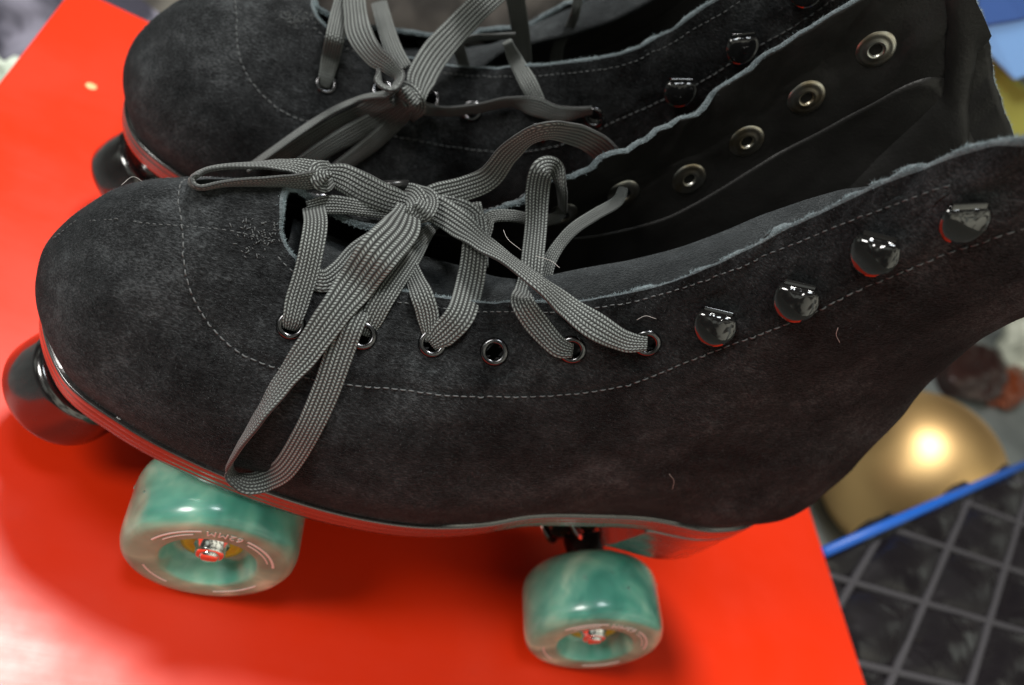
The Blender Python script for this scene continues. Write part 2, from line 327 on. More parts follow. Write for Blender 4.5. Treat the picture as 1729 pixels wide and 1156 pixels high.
# ---------------------------------------------------------------- the skates
class Skate: pass
def make_skate(label, loc, rz, mirror, stage='all'):
    root = empty('roller_skate', loc, rz); tag(root, label, 'roller skate', 'pair of black roller skates on the red table top')
    my = -1.0 if mirror else 1.0
    sk = Skate(); sk.root = root; sk.my = my
    X = lambda P: np.asarray(P, float)*np.array([1, my, 1])
    GO = displaced(); NN = normals(GO); th = 2.1
    GI = GO-NN*th
    # --- upper: outside, inside and raw edge
    def idx(i, j, layer): return layer*NTT*NS+(i % NTT)*NS+j
    F = []; MI = []
    centers = 0.25*(GO[:, :-1]+np.roll(GO, -1, 0)[:, :-1]+GO[:, 1:]+np.roll(GO, -1, 0)[:, 1:])
    kill = np.zeros(centers.shape[:2], bool)
    for lst in (EY_L, EY_M):
        for (i, j) in lst: kill |= np.linalg.norm(centers-GO[i, j], axis=2) < 2.7
    for i in range(NTT):
        for j in range(NS-1):
            if kill[i, j]: continue
            q = [idx(i, j, 0), idx(i+1, j, 0), idx(i+1, j+1, 0), idx(i, j+1, 0)]
            F.append(q if mirror else q[::-1]); MI.append(2 if j == NS-2 else 0)
            q = [idx(i, j, 1), idx(i, j+1, 1), idx(i+1, j+1, 1), idx(i+1, j, 1)]
            F.append(q if mirror else q[::-1]); MI.append(1)
        q = [idx(i, NS-1, 0), idx(i+1, NS-1, 0), idx(i+1, NS-1, 1), idx(i, NS-1, 1)]
        F.append(q if mirror else q[::-1]); MI.append(2)
    # turned raw rim: outermost row of the outside is edge coloured too
    V = np.concatenate([GO.reshape(-1, 3), GI.reshape(-1, 3)])
    V = V*np.array([1, my, 1])
    # nap and edge fibres as slivers of the same mesh
    nv = len(V); ev = []; ef = []; em = []
    def fibre(p, d, l, wd, mi):
        side = np.cross(d, RNG.normal(size=3)); side /= np.linalg.norm(side)+1e-9
        b0 = nv+len(ev); ev.extend([p-side*wd*.5, p+side*wd*.5, p+d*l]); ef.append([b0, b0+1, b0+2]); em.append(mi)
    flat = NTT*(NS-1)
    for _ in range(34000):
        i = RNG.integers(NTT); j = RNG.integers(NS-1)
        if kill[i, j]: continue
        a, b2 = RNG.random(2); p = GO[i, j]*(1-a)*(1-b2)+GO[(i+1) % NTT, j]*a*(1-b2)+GO[i, j+1]*(1-a)*b2+GO[(i+1) % NTT, j+1]*a*b2
        d = NN[i, j]*.8+RNG.normal(size=3)*.55; d /= np.linalg.norm(d)
        fibre(X(p), X(d), .35+RNG.random()*.5, .075, 3)
    rim_n = GO[:, -1]-GO[:, -3]; rim_n /= np.linalg.norm(rim_n, axis=1, keepdims=True)
    for _ in range(26000):
        i = RNG.integers(NTT); a, b2 = RNG.random(2); back = RNG.random()**2*1.6
        p = (GO[i, -1]*(1-a)+GO[(i+1) % NTT, -1]*a)-NN[i, -1]*th*b2 - rim_n[i]*back*(b2 < .12)
        d = rim_n[i]*.7+RNG.normal(size=3)*.6; d /= np.linalg.norm(d)
        fibre(X(p), X(d), .35+RNG.random()**2*1.0, .13, 4)
    V = np.concatenate([V, np.array(ev)]); F += ef; MI += em
    me_f = F
    sk.upper = link('boot_upper', V, F, [M_SUEDE, M_LINING, M_EDGE, M_NAP, M_FUZZ], root, True, MI)
    # --- stitching rows (sub-part of the upper)
    st = MB()
    def stitch_row(path, pitch=2.7, ln=1.7, r=.27, off=.1, mfc=1):
        P = [np.array(p) for p in path]; L = [0]
        for a, b2 in zip(P[:-1], P[1:]): L.append(L[-1]+np.linalg.norm(b2-a))
        s_ = 0
        while s_+ln < L[-1]:
            f = lambda q: np.array([np.interp(q, L, [p[c] for p in P]) for c in range(3)])
            a, c_, b2 = f(s_), f(s_+ln/2), f(s_+ln)
            nrm = sk.nrm_at(c_)
            jit = RNG.normal(size=3)*.10
            st.tube([X(a-nrm*.15), X(a*.75+b2*.25+nrm*(off+.08)+jit), X(a*.25+b2*.75+nrm*(off+.08)+jit), X(b2-nrm*.15)], r, 5)
            s_ += pitch*(1+RNG.normal()*.05)
    flatG = GO.reshape(-1, 3); flatN = NN.reshape(-1, 3)
    def nrm_at(p): k_ = ((flatG-p)**2).sum(1).argmin(); return flatN[k_]
    sk.nrm_at = nrm_at
    def gsurf(i, jf):
        i = int(i) % NTT; j0 = int(np.clip(jf, 0, NS-2)); f = jf-j0; return GO[i, j0]*(1-f)+GO[i, j0+1]*f
    seam = [gsurf(i, SEAM_J[i]-2.2) for i in range(NTT)] ; seam.append(seam[0])
    stitch_row(seam)
    edge_rng = [i for i in range(int(NTT*.17), int(NTT*.42))]
    stitch_row([gsurf(i, NS-1-6) for i in edge_rng], 2.4, 1.4, .2)
    stitch_row([gsurf(i, NS-1-6) for i in range(int(NTT*.58), int(NTT*.83))], 2.4, 1.4, .2)
    mid = NTT//2                                                       # crease stitched along the toe
    cre = [GO[k_] for k_ in CREASE]
    stitch_row(cre, 2.0, 1.2, .17, .0)
    # back stitching block by the throat corner
    for (u_, v_) in [(425, 385), (447, 388), (428, 410), (450, 412), (436, 398)]:
        i0, j0 = find_ts(u_, v_, LAT)
        for i1 in (i0, (NTT-i0) % NTT):
            for q in range(16):
                c_ = gsurf(i1+RNG.integers(-3, 4), j0+RNG.integers(-6, 7)); nrm = nrm_at(c_); dd = RNG.normal(size=3)*.27; dd -= nrm*(dd@nrm)
                st.tube([X(c_-dd), X(c_+nrm*.3), X(c_+dd)], .16, 5)
    st.build('stitching', M_THREAD, sk.upper)
    # --- lining panel below the facing strip, inside
    LV = []; LF = []; LI = GI-NN*.5; nj = 60
    for i in range(NTT+1):
        ii = i % NTT; jt = LIN_J[ii]
        for q in range(nj+1):
            jf = jt*q/nj; j0 = int(min(jf, NS-2)); f = jf-j0; LV.append(X(LI[ii, j0]*(1-f)+LI[ii, j0+1]*f))
        jf = jt; j0 = int(jf); f = jf-j0; LV.append(X(GI[ii, j0]*(1-f)+GI[ii, j0+1]*f+NN[ii, j0]*.2))
    rowl = nj+2
    for i in range(NTT):
        for j in range(rowl-1): LF.append((i*rowl+j, (i+1)*rowl+j, (i+1)*rowl+j+1, i*rowl+j+1))
    link('lining', LV, LF, M_LINING, sk.upper)
    # folded strip covering the inner back seam
    bs = []; bf = []
    for j in range(30, NS):
        ic = BACK_I[j]
        for q, (dq, hq) in enumerate(((-7, .4), (-5.5, 2.0), (-3, 2.6), (0, 2.8), (3, 2.6), (5.5, 2.0), (7, .4))):
            bs.append(X(gint(GI, ic+dq, j)-gint(NN, ic+dq, j)*hq))
    for j in range(NS-31):
        for q in range(6): bf.append((j*7+q, j*7+q+1, (j+1)*7+q+1, (j+1)*7+q))
    link('back_strip', bs, bf, M_LINING, sk.upper)
    # insole floor
    fl = []; ff = []
    half = NTT//2
    for i in range(half+1):
        a = GI[i, 1]; b2 = GI[(NTT-i) % NTT, 1]
        for q in range(9): fl.append(X(a+(b2-a)*q/8+np.array([0, 0, .5])))
    for i in range(half):
        for q in range(8): ff.append((i*9+q, (i+1)*9+q, (i+1)*9+q+1, i*9+q+1))
    link('insole', fl, ff, M_LINING, root)
    # --- outsole: stacked layers
    loop = GO[:, 0]; nh = NN[:, 1].copy(); nh[:, 2] = 0; nh /= np.linalg.norm(nh, axis=1, keepdims=True)
    prof = [(-1.5, .3), (1.25, .3), (1.5, .05), (1.5, -2.2), (1.36, -2.5), (1.5, -2.8), (1.5, -4.8), (1.34, -5.1), (1.45, -5.4), (1.2, -7.6), (.3, -8.2)]
    sv = []; sf = []
    for o_, dz in prof:
        for i in range(NTT): sv.append(X(loop[i]+nh[i]*o_+np.array([0, 0, dz])))
    for a in range(len(prof)-1):
        for i in range(NTT): sf.append((a*NTT+i, a*NTT+(i+1) % NTT, (a+1)*NTT+(i+1) % NTT, (a+1)*NTT+i))
    lb = (len(prof)-1)*NTT
    for base in (0, lb):
        for i in range(half):
            i2, i3 = (NTT-i) % NTT, (NTT-i-1) % NTT
            if i == 0: sf.append((base, base+1, base+i3))
            elif i == half-1: sf.append((base+i, base+i+1, base+i2))
            else: sf.append((base+i, base+i+1, base+i3, base+i2))
    link('outsole', sv, sf, M_SOLE, root)
    # --- heel block
    bl = loop+nh*1.2+np.array([0, 0, -8.0]); ids = [i for i in range(half+1, NTT) if bl[i, 0] >= 151]+[i for i in range(half) if bl[i, 0] >= 151]
    hv = []; hf = []; nH = len(ids); lv = [0, .08, .30, .33, .36, .62, .65, .68, .94, 1.0]; oo = [0, 0, -.05, -.16, -.08, -.1, -.22, -.12, -.4, -1.4]
    for l_, o_ in zip(lv, oo):
        for i in ids:
            p = bl[i]+nh[i]*o_; zt = p[2]+.4; hv.append(X((p[0]-4*l_*(bl[i, 0]-150)/75+(9*(1-l_)-2)*math.exp(-(bl[i, 0]-151)/7.0), p[1]*(1-.05*l_), zt+(66-zt)*l_)))
    for a in range(len(lv)-1):
        for i in range(nH): hf.append((a*nH+i, a*nH+(i+1) % nH, (a+1)*nH+(i+1) % nH, (a+1)*nH+i))
    hf.append(tuple((len(lv)-1)*nH+i for i in range(nH))); hf.append(tuple(range(nH))[::-1])
    hb = link('heel_block', hv, hf, M_SOLE, root)
    
    # --- plate
    pl = MB(); pl.box((-40, -22, 60.5), (40, 22, 65.7)); pl.box((40, -10, 60.5), (156, 10, 65.7)); pl.box((156.01, -20, 60.5), (198, 20, 65.7))
    pl.box((-52, -11, 52), (-30, 11, 60.4))
    po = pl.build('plate', M_PLATE, root, False); bevel(po, 1.5)
    # --- trucks
    for ax, sgn_ in ((0, 1), (168.35, -1)):
        kx = ax+sgn_*24
        t_ = MB(); t_.tube([(ax+sgn_*4, 0, 31), (kx, 0, 40)], [8, 6], 20); t_.tube([(ax, -24, 31), (ax, -8, 31), (ax, 8, 31), (ax, 24, 31)], [7, 10, 10, 7], 24)
        t_.tube([(ax+sgn_*8, 0, 60), (ax+sgn_*33, 0, 28)], [3.2, 3.2], 12)
        to = t_.build('truck', M_DARK, root)
        a_ = MB(); a_.tube([(ax, -57, 31), (ax, 57, 31)], 3.5, 16); a_.build('axle', M_CHROME, to)
        kd = np.array([sgn_*19, 0, -25.]); kd /= np.linalg.norm(kd); k0 = np.array([ax+sgn_*9, 0, 58.5])
        for a0, r_, mt, nm in ((1, 18, M_CHROME, 'cup_washer'), (2.8, 16, M_GLOSS, 'cushion'), (12.4, 18.5, M_CHROME, 'cup_washer'), (16, 16, M_GLOSS, 'cushion'), (26, 17, M_CHROME, 'cup_washer')):
            h_ = 1.7 if nm == 'cup_washer' else 9.5
            c_ = MB(); c_.lathe([(.1, 0), (r_*.9, 0), (r_, h_*.2), (r_, h_*.8), (r_*.9, h_), (.1, h_)], k0+kd*a0, kd, 32); c_.build(nm, mt, to)
    # --- wheels
    for wx in (0, 168.35):
        for sy in (-1, 1):
            wprof = [(11, -7), (13, -7), (14.5, -9), (16.6, -15.2), (17.3, -16), (18.2, -16.2), (25.5, -16.2), (28.0, -15.6), (29.8, -13.8), (30.7, -11), (31, -8), (31, 8), (30.7, 11), (29.8, 13.8), (28, 15.6), (25.5, 16.2), (18.2, 16.2), (17.3, 16), (16.6, 15.2), (14.5, 9), (13, 7), (11, 7), (11, -7)]
            wm = MB(); wm.lathe([(r_, a) for r_, a in wprof], (0, 0, 0), (0, 1, 0), 96)
            for _q in range(14):                                       # trapped air bubbles on the tread
                _a = RNG.random()*6.28; _y = (RNG.random()-.5)*18; _n = np.array([math.cos(_a), 0, math.sin(_a)]); _r = .25+RNG.random()*.4
                wm.lathe([(_r, -.1), (_r*1.15, .12), (_r*.7, .2), (_r*.45, .05), (.01, .02)], _n*31+np.array([0, _y, 0]), _n, 14)
            wo = wm.build('wheel', M_WHEEL, root)
            wo.location = Vector((wx, sy*43*my, 31))*S; wo.rotation_euler = (0, RNG.random()*6, 0) if sy > 0 or mirror else (0, {0: .6, 168.35: 2.2}[wx], 0)
            ry = -wo.rotation_euler[1]
            for s2 in (-1, 1):
                bm_ = MB(); bm_.lathe([(11, -1), (11, 0), (8.6, .2), (8.4, -.2), (4.3, -.2), (4.2, .3), (3.6, .3)], (0, s2*8.5, 0), (0, s2, 0), 40)
                bm_.build('bearing', [M_SHIELD], wo)
            ob = -1*my*(1 if sy < 0 else -1)
            nb_ = MB(); nb_.lathe([(.1, 6.2), (2.6, 6.2), (3.4, 5.6), (3.6, 4.8)], (0, ob*8.5, 0), (0, ob, 0), 24)
            nb_.lathe([(3.5, 5.0), (4.6, 5.0), (5.3, 4.4), (5.3, .8), (6.2, .8), (6.2, .2)], (0, ob*8.5, 0), (0, ob, 0), 6 if False else 24)
            nb_.build('axle_nut', M_CHROME, wo)
            # face print: arcs and lettering
            ar = MB()
            for r_, a0, a1, w2 in ((22.6, 20, 68, .55), (20.6, 28, 60, .3), (22.6, -72, -20, .55), (20.8, -64, -24, .3), (22.6, 200, 245, .45), (22.6, 118, 155, .45)):
                nq = 30; V2 = []; F2 = []
                for q in range(nq+1):
                    a = math.radians(a0+(a1-a0)*q/nq+90)
                    for rr_, yy in ((r_-w2, 16.1), (r_-w2*.5, 16.42), (r_+w2*.5, 16.42), (r_+w2, 16.1)):
                        V2.append((rr_*math.cos(a)*1.0, ob*yy, rr_*math.sin(a)))
                for q in range(nq):
                    for z_ in range(3): F2.append((q*4+z_, q*4+z_+1, (q+1)*4+z_+1, (q+1)*4+z_))
                ar.add(V2, F2)
            ao = ar.build('face_print', M_WHEELPRINT, wo); ao.rotation_euler = (0, ry, 0)
            cu = bpy.data.curves.new('lettering', 'FONT'); cu.body = '62MM'; cu.size = 4.4; cu.align_x = 'CENTER'; cu.extrude = .12; cu.space_character = 1.15
            tmp = bpy.data.objects.new('tmp', cu); sc.collection.objects.link(tmp); bpy.context.view_layer.update()
            dg = bpy.context.evaluated_depsgraph_get(); me = bpy.data.meshes.new_from_object(tmp.evaluated_get(dg)); bpy.data.objects.remove(tmp)
            tv = []
            for v_ in me.vertices:                                      # upside-down on top of the face, bent round it
                x_, y_, z_ = v_.co; a = math.radians(90)-(-x_)/21.5*ob*-1*1.0; r_ = 23.4-y_
                tv.append((r_*math.cos(a), ob*(16.25+z_*1.0+.12), r_*math.sin(a)))
            lo_ = link('lettering', tv, [tuple(p.vertices) for p in me.polygons], M_WHEELPRINT, wo, False); lo_.rotation_euler = (0, ry, 0)
    # --- toe stop
    ts = MB(); ax_ = np.array([-.42, 0, -.9]); ax_ /= np.linalg.norm(ax_); c0 = np.array([-62, -1, 32.])
    pr = [(.1, -12)]+[(21-4*(1-math.sin(q)), -8-4*math.cos(q)) for q in np.linspace(0, math.pi/2, 8)]+[(22.0, -2), (22.2, 4)]+[(22.2-5*(1-math.cos(q)), 7+5*math.sin(q)) for q in np.linspace(0, math.pi/2, 8)]+[(.1, 12)]
    ts.lathe(pr, X(c0), X(ax_), 72); ts.build('toe_stop', M_RUBBER, root)
    stm = MB(); stm.tube([X(c0-ax_*10), X(c0-ax_*30)], 7, 20); stm.build('toe_stop_stem', M_CHROME, root)
    # --- eyelets and hooks
    def frame(i, j):
        p = GO[i, j]; n_ = NN[i, j]; e = GO[i, min(j+4, NS-1)]-GO[i, j-4]; e -= n_*(e@n_); e /= np.linalg.norm(e); return p, n_, e
    for (i, j) in EY_L+EY_M:
        p, n_, e = frame(i, j); rb = MB()
        rb.lathe([(2.55, -th-.3), (2.55, .45), (2.8, .85), (3.3, 1.0), (3.9, .85), (4.35, .35), (4.45, -.1)], X(p), X(n_), 36)
        o = rb.build('eyelet', [M_EYELET], root)
        rb = MB(); rb.lathe([(2.5, .5), (2.6, .95), (3.2, 1.1), (4.0, .8), (5.7, .45), (6.1, -.1)], X(p-n_*th), X(-n_), 36); rb.build('washer', [M_WASHER], o)
    for (i, j) in HK_L+[(i_, min(j_+(9 if mirror else 0), NS-9)) for i_, j_ in HK_M]:
        p, n_, e = frame(i, j); wv = np.cross(n_, e)
        up = e*1.0+np.array([-.62, 0, .2]); up -= n_*(up@n_); up /= np.linalg.norm(up); wv = np.cross(n_, up); e = up
        hv = []; hf = []; R_ = 6.1; clip = 3.6; nr, na = 7, 48
        def hp(x_, y_, h_): return X(p+wv*x_+e*y_+n_*h_)
        for layer, dh in ((0, 0), (1, -1.0)):
            for a in range(nr+1):
                for q in range(na):
                    an = 2*math.pi*q/na; rr_ = R_*a/nr; x_, y_ = rr_*math.cos(an), rr_*math.sin(an)
                    cy = min(y_, clip); h_ = 3.5+1.0*(1-(a/nr)**2)+dh-.20*y_
                    if a == nr and dh == 0: h_ -= .25
                    if cy > 2.4: h_ -= (cy-2.4)**2*.55
                    if cy > 2.2 and abs(x_) < 1.5: h_ -= .35
                    hv.append(hp(x_, cy, h_))
        for layer in (0, 1):
            b0 = layer*(nr+1)*na
            for a in range(nr):
                for q in range(na):
                    f_ = (b0+a*na+q, b0+a*na+(q+1) % na, b0+(a+1)*na+(q+1) % na, b0+(a+1)*na+q); hf.append(f_ if layer == 0 else f_[::-1])
        b0, b1 = nr*na, (nr+1)*na+nr*na
        for q in range(na): hf.append((b0+q, b0+(q+1) % na, b1+(q+1) % na, b1+q))
        base = len(hv); cur = [(clip-.1, 2.5), (clip+.9, 2.3), (clip+1.4, 1.8), (clip+1.2, 1.1), (clip, .5), (0, .35), (-3, .3)]
        for y_, h_ in cur:
            wd = 4.6 if h_ > 3 else 4.0
            for x_ in (-wd, 0, wd): hv.append(hp(x_, y_, h_))
        for a in range(len(cur)-1):
            for q in range(2): hf.append((base+a*3+q, base+a*3+q+1, base+(a+1)*3+q+1, base+(a+1)*3+q))
        ho = link('lace_hook', hv, hf, [M_GLOSS], root)
        rb = MB(); rb.lathe([(.1, -.6), (1.6, -.6), (2.1, .1), (2.3, .8), (3.0, 1.0), (3.6, .5), (4.6, .65), (6.0, .4), (6.4, -.1)], X(p-n_*th), X(-n_), 36); rb.build('washer', [M_WASHER], ho)
    # --- tongue: sheet under the laces, leaning on the lateral flap higher up
    rows = [(-18, -13, 136, 9, 137), (0, -17, 134, 10, 134), (22, -21, 140, 12, 138), (42, -22, 150, 6, 146)]
    for (u_, v_, x_, y0, z0) in [(895,478,56,-21,160), (930,465,63,-25,168), (990,452,72,-28,178), (1050,440,80,-29,188), (1150,420,90,-31,205), (1230,395,97,-32,220), (1290,370,102,-33,234), (1350,345,106,-34,244), (1405,322,110,-36,253), (1438,316,112,-38,258)]:
        m_ = on_y(u_, v_, -9 if u_ < 1300 else -9-(u_-1300)*.10); rows.append(((m_[0]+x_)/2, y0, z0, m_[1], m_[2]))
    A = np.array(rows, float); tt = np.linspace(0, len(rows)-1, 100); tv = []; nn = 14
    C_ = np.stack([np.interp(tt, range(len(rows)), A[:, c2]) for c2 in range(5)], 1)
    ker = np.hanning(9); ker /= ker.sum()
    for c2 in range(5): C_[:, c2] = np.convolve(np.pad(C_[:, c2], 4, 'edge'), ker, 'valid')
    for x_, y0, z0, y1, z1 in C_:
        for q in range(nn+1):
            f = q/nn; y_ = y0+(y1-y0)*f; z_ = z0+(z1-z0)*f+2.4*math.sin(f*math.pi)
            z_ += noise.noise(Vector((x_*.05, y_*.08, 2)))*1.6
            tv.append(X((x_, y_, z_)))
    tf = [(a*(nn+1)+q, (a+1)*(nn+1)+q, (a+1)*(nn+1)+q+1, a*(nn+1)+q+1) for a in range(99) for q in range(nn)]
    to = link('tongue', tv, tf, M_TONGUE, root); md = to.modifiers.new('s', 'SOLIDIFY'); md.thickness = 2.2*S; md.offset = 0
    # BVH of everything a lace can lie on, in world millimetres
    Mw = Matrix.Translation(Vector(loc)) @ Matrix.Rotation(rz, 4, 'Z')
    sk.Mw = Mw; VV = []; FF = []
    n_main = 2*NTT*NS
    Vw = [Mw @ Vector(p) for p in V[:n_main]]; sk.bvh_f = [f for f in F if max(f) < n_main]
    b0 = len(Vw); Vw += [Mw @ Vector(p) for p in tv]
    sk.bvh = BVHTree.FromPolygons(Vw, [list(f) for f in sk.bvh_f]+[[b0+i for i in f] for f in tf], epsilon=0)
    return sk

def lace_mesh(sk, paths, name='shoelace'):
    """each path: (width, [(u, v, mode, val, [width], [roll deg])]); 'h': lift above what is seen there, 'y': in that plane, 'i': between its neighbours"""
    V = []; F = []; UV = []
    for width, pts in paths:
        D = []; W = []; Rl = []
        for p in pts:
            u, v, md, val = p[:4]; W.append(p[4] if len(p) > 4 and p[4] else width); Rl.append(p[5] if len(p) > 5 else 0)
            d = ray(u, v)
            if md == 'y': D.append((val-CAMC[1])/d[1])
            elif md == 'z': D.append((val-CAMC[2])/d[2])
            elif md == 'h':
                hit = sk.bvh.ray_cast(Vector(CAMC), Vector(d))
                D.append(hit[3]-val if hit[0] is not None else None)
            else: D.append(None)
        ok = [k for k, d in enumerate(D) if d is not None]
        D = np.interp(range(len(D)), ok, [D[k] for k in ok])
        for k, p in enumerate(pts):
            if p[2] == 'i': D[k] -= p[3]
        P = np.array([CAMC+ray(p[0], p[1])*D[k] for k, p in enumerate(pts)])
        # catmull-rom resample
        nP = len(P); E_ = np.concatenate([[2*P[0]-P[1]], P, [2*P[-1]-P[-2]]]); Q = []; Wq = []; Rq = []
        for k in range(nP-1):
            L = np.linalg.norm(P[k+1]-P[k]); ns = max(2, int(L/.8))
            for t_ in range(ns):
                f = t_/ns; Q.append(cr(E_[k], E_[k+1], E_[k+2], E_[k+3], f)); g = f*f*(3-2*f)
                Wq.append(W[k]*(1-g)+W[k+1]*g); Rq.append(Rl[k]*(1-g)+Rl[k+1]*g)
        Q.append(P[-1]); Wq.append(W[-1]); Rq.append(Rl[-1]); Q = np.array(Q)
        if len(Q) > 12:
            kk_ = np.hanning(7); kk_ /= kk_.sum(); Qs = np.stack([np.convolve(np.pad(Q[:, c], 3, 'edge'), kk_, 'valid') for c in range(3)], 1)
            Qs[0] = Q[0]; Qs[-1] = Q[-1]; Q = Qs
        T = np.gradient(Q, axis=0); T /= np.linalg.norm(T, axis=1, keepdims=True)+1e-9
        nc = 56; v0 = RNG.random()*5; acc = v0; b0 = len(V)
        for k in range(len(Q)):
            if k: acc += np.linalg.norm(Q[k]-Q[k-1])
            vd = CAMC-Q[k]; vd /= np.linalg.norm(vd); n_ = vd-T[k]*(vd@T[k]); n_ /= np.linalg.norm(n_)+1e-9
            wv = np.cross(T[k], n_); a = math.radians(Rq[k]); nn_, ww = n_*math.cos(a)+wv*math.sin(a), wv*math.cos(a)-n_*math.sin(a)
            hw = Wq[k]/2; ht = .75*(1+.35*max(0, (7.0-Wq[k])/7))
            for q in range(nc):
                an = 2*math.pi*q/nc; cx, cy = math.cos(an), math.sin(an)
                x_ = hw*np.sign(cx)*abs(cx)**.75; y_ = ht*np.sign(cy)*abs(cy)**.6
                rid = 1+.13*abs(math.cos(math.pi*3.5*x_/hw*.98))
                V.append(Q[k]+ww*x_+nn_*y_*rid); UV.append((3.5+3.5*x_/hw*.98, acc))
        for k in range(len(Q)-1):
            for q in range(nc): F.append((b0+k*nc+q, b0+k*nc+(q+1) % nc, b0+(k+1)*nc+(q+1) % nc, b0+(k+1)*nc+q))
        F.append(tuple(b0+q for q in range(nc))[::-1]); F.append(tuple(b0+(len(Q)-1)*nc+q for q in range(nc)))
    inv = sk.Mw.inverted(); V = [tuple(inv @ Vector(p)) for p in V]
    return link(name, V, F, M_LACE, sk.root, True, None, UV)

front = make_skate('near black suede roller skate with a long lace loop hanging over its side', (0, 0, 0), 0, False)
rear = make_skate('far black suede roller skate standing behind the nearer one, partly cut off', (-8, 123, 0), math.radians(1), True)

# ---------------------------------------------------------------- laces of the near skate
H = 'h'
near = [
 (7.2, [(490,554,'i',-1.5,4.5),(494,540,H,.2,6),(503,505,H,1.6),(517,460,H,2.2),(528,410,'z',149),(533,375,'z',151),(530,352,'z',148)]),
 (7, [(738,370,'z',150,4),(720,395,'z',152,4.5),(690,440,'i',2,6.5),(655,490,H,2),(632,530,H,1.4,7),(618,566,'i',-2,4.5)]),
 (7, [(508,452,'z',140),(530,470,'z',142),(552,474,'z',143),(578,455,'z',145),(605,425,'z',146),(650,395,'z',148)]),
 (6, [(676,420,'z',150),(700,470,'z',151),(712,498,H,2.2,7),(722,530,H,1.6,7),(726,576,'i',-1.5,4)]),
 (8.4, [(728,580,'i',-1.5,5),(750,562,H,1.6,8.5),(778,530,H,2.4,9),(793,480,'z',157,9),(801,430,'z',162,8.5),(802,385,'z',166,8),(795,345,'z',166,7)]),
 (7.4, [(966,592,'i',-1.5,4.5),(942,585,H,1.6,6.5),(905,545,H,2.4,7.5),(882,510,H,2.6,7),(886,494,H,1.5,7),(893,470,'z',165,7),(900,430,'z',167,7)]),
 (7.4, [(897,470,'z',165,7),(899,440,'z',168),(905,380,'z',172),(908,320,'z',180,8),(916,288,'z',187,8),(935,284,'z',186,7,20),(947,315,'z',182,6,60),(950,352,'z',172,5,60)]),
 (4.2, [(1052,318,'y',36,3.6),(1042,340,'y',30),(1005,362,'y',22),(970,385,'y',14),(945,412,'y',8),(928,440,'y',2,4.6),(918,475,'y',-4,5)]),
 (4.2, [(948,354,'y',35,3.6),(938,368,'y',28),(905,372,'y',22),(865,364,'y',18),(828,366,'y',16,4.4),(820,385,'y',12,5),(812,415,'y',6,5),(815,450,'y',-4,4)]),
 (9.5, [(700,338,'z',160,6),(735,352,'z',162,9.5),(775,378,'z',165,9,-10),(815,410,'z',169,7,-35),(860,440,'z',174,5.5,-50),(910,478,'z',178,6,-45),(955,515,H,5,8,-35),(1005,550,H,3.5,8.6,-15),(1055,576,H,2.2,6.5,0),(1092,580,'i',-1.5,4.5)]),
 (8.6, [(700,344,'z',158,6),(740,330,'z',163,8.5),(785,318,'z',170,8),(825,300,'z',178,8,15),(855,262,'z',190,8,35),(890,232,'z',200,8,55),(935,220,'z',206,8,50),(985,232,'y',34,8,20),(1020,255,'y',50,9,0),(1050,292,'y',62,9,0)]),
 (9.5, [(690,345,'z',159,6.5),(655,335,'z',158,9,-15),(615,318,'z',157,10,-12),(580,300,'z',156,9,0),(550,292,'z',156,6,0)]),
 (7.6, [(556,284,'z',155,5),(540,290,'z',159,7),(546,306,'z',158,7),(558,302,'z',154,5)]),
 (7.4, [(556,292,'z',156,6),(520,285,'z',156,7,35),(480,279,'z',155,7,62),(430,279,'z',153,6.5,80),(380,281,'z',150,6.5,86),(345,288,'z',147,6.5,88),(324,303,'z',145,6.5,80),(336,317,'z',145,6.5,86),(380,310,'z',148,6.5,80),(430,307,'z',152,6.5,72),(480,306,'z',154,7,62),(525,304,'z',156,6.5,40),(552,296,'z',156,5,10)]),
 (11, [(690,352,'z',161,8),(676,385,'z',161,12,4),(640,425,'z',159,12.5,2),(600,480,H,5,11.5,2),(562,530,H,5.5,9.5),(520,590,H,4.5,8.5,10),(478,645,H,4.5,7.2,35),(440,700,H,5,7,62),(405,752,H,4.6,7,80),(388,785,H,3.6,7,96),(392,806,H,3.2,7,125),(420,817,H,3.2,7.2,160),(452,808,H,2.6,7.6,178),(482,788,H,2.2,7.8,182),(518,730,H,2.0,8,184),(550,660,H,2.0,8.4,182),(575,590,H,2.0,8.6,180),(600,530,H,2.6,8.0,180),(640,470,H,2.4,7,180),(690,420,'z',152,6,180),(728,385,'z',154,4,180)]),
 (7.5, [(674,322,'z',156,5),(697,328,'z',163,7),(706,348,'z',164,7),(694,368,'z',161,6),(680,360,'z',156,5)]),
 (7.0, [(700,322,'z',156,5),(722,336,'z',164,7),(715,356,'z',165,7),(700,366,'z',158,5)]),
 (7.5, [(738,345,'z',161,7.5),(765,350,'z',163,8,10),(790,362,'z',165,8,10),(812,385,'z',166,7)]),
 (6, [(520,352,'z',148,5),(560,345,'z',150,6),(620,352,'z',152,5),(680,360,'z',155,5)]),
]
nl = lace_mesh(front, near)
ag = MB(); a0, a1 = on_z(645, 312, 159), on_z(690, 311, 162)
ag.tube([a0, a0*.5+a1*.5, a1], 1.5, 14); ago = ag.build('aglet', M_DARK, nl)
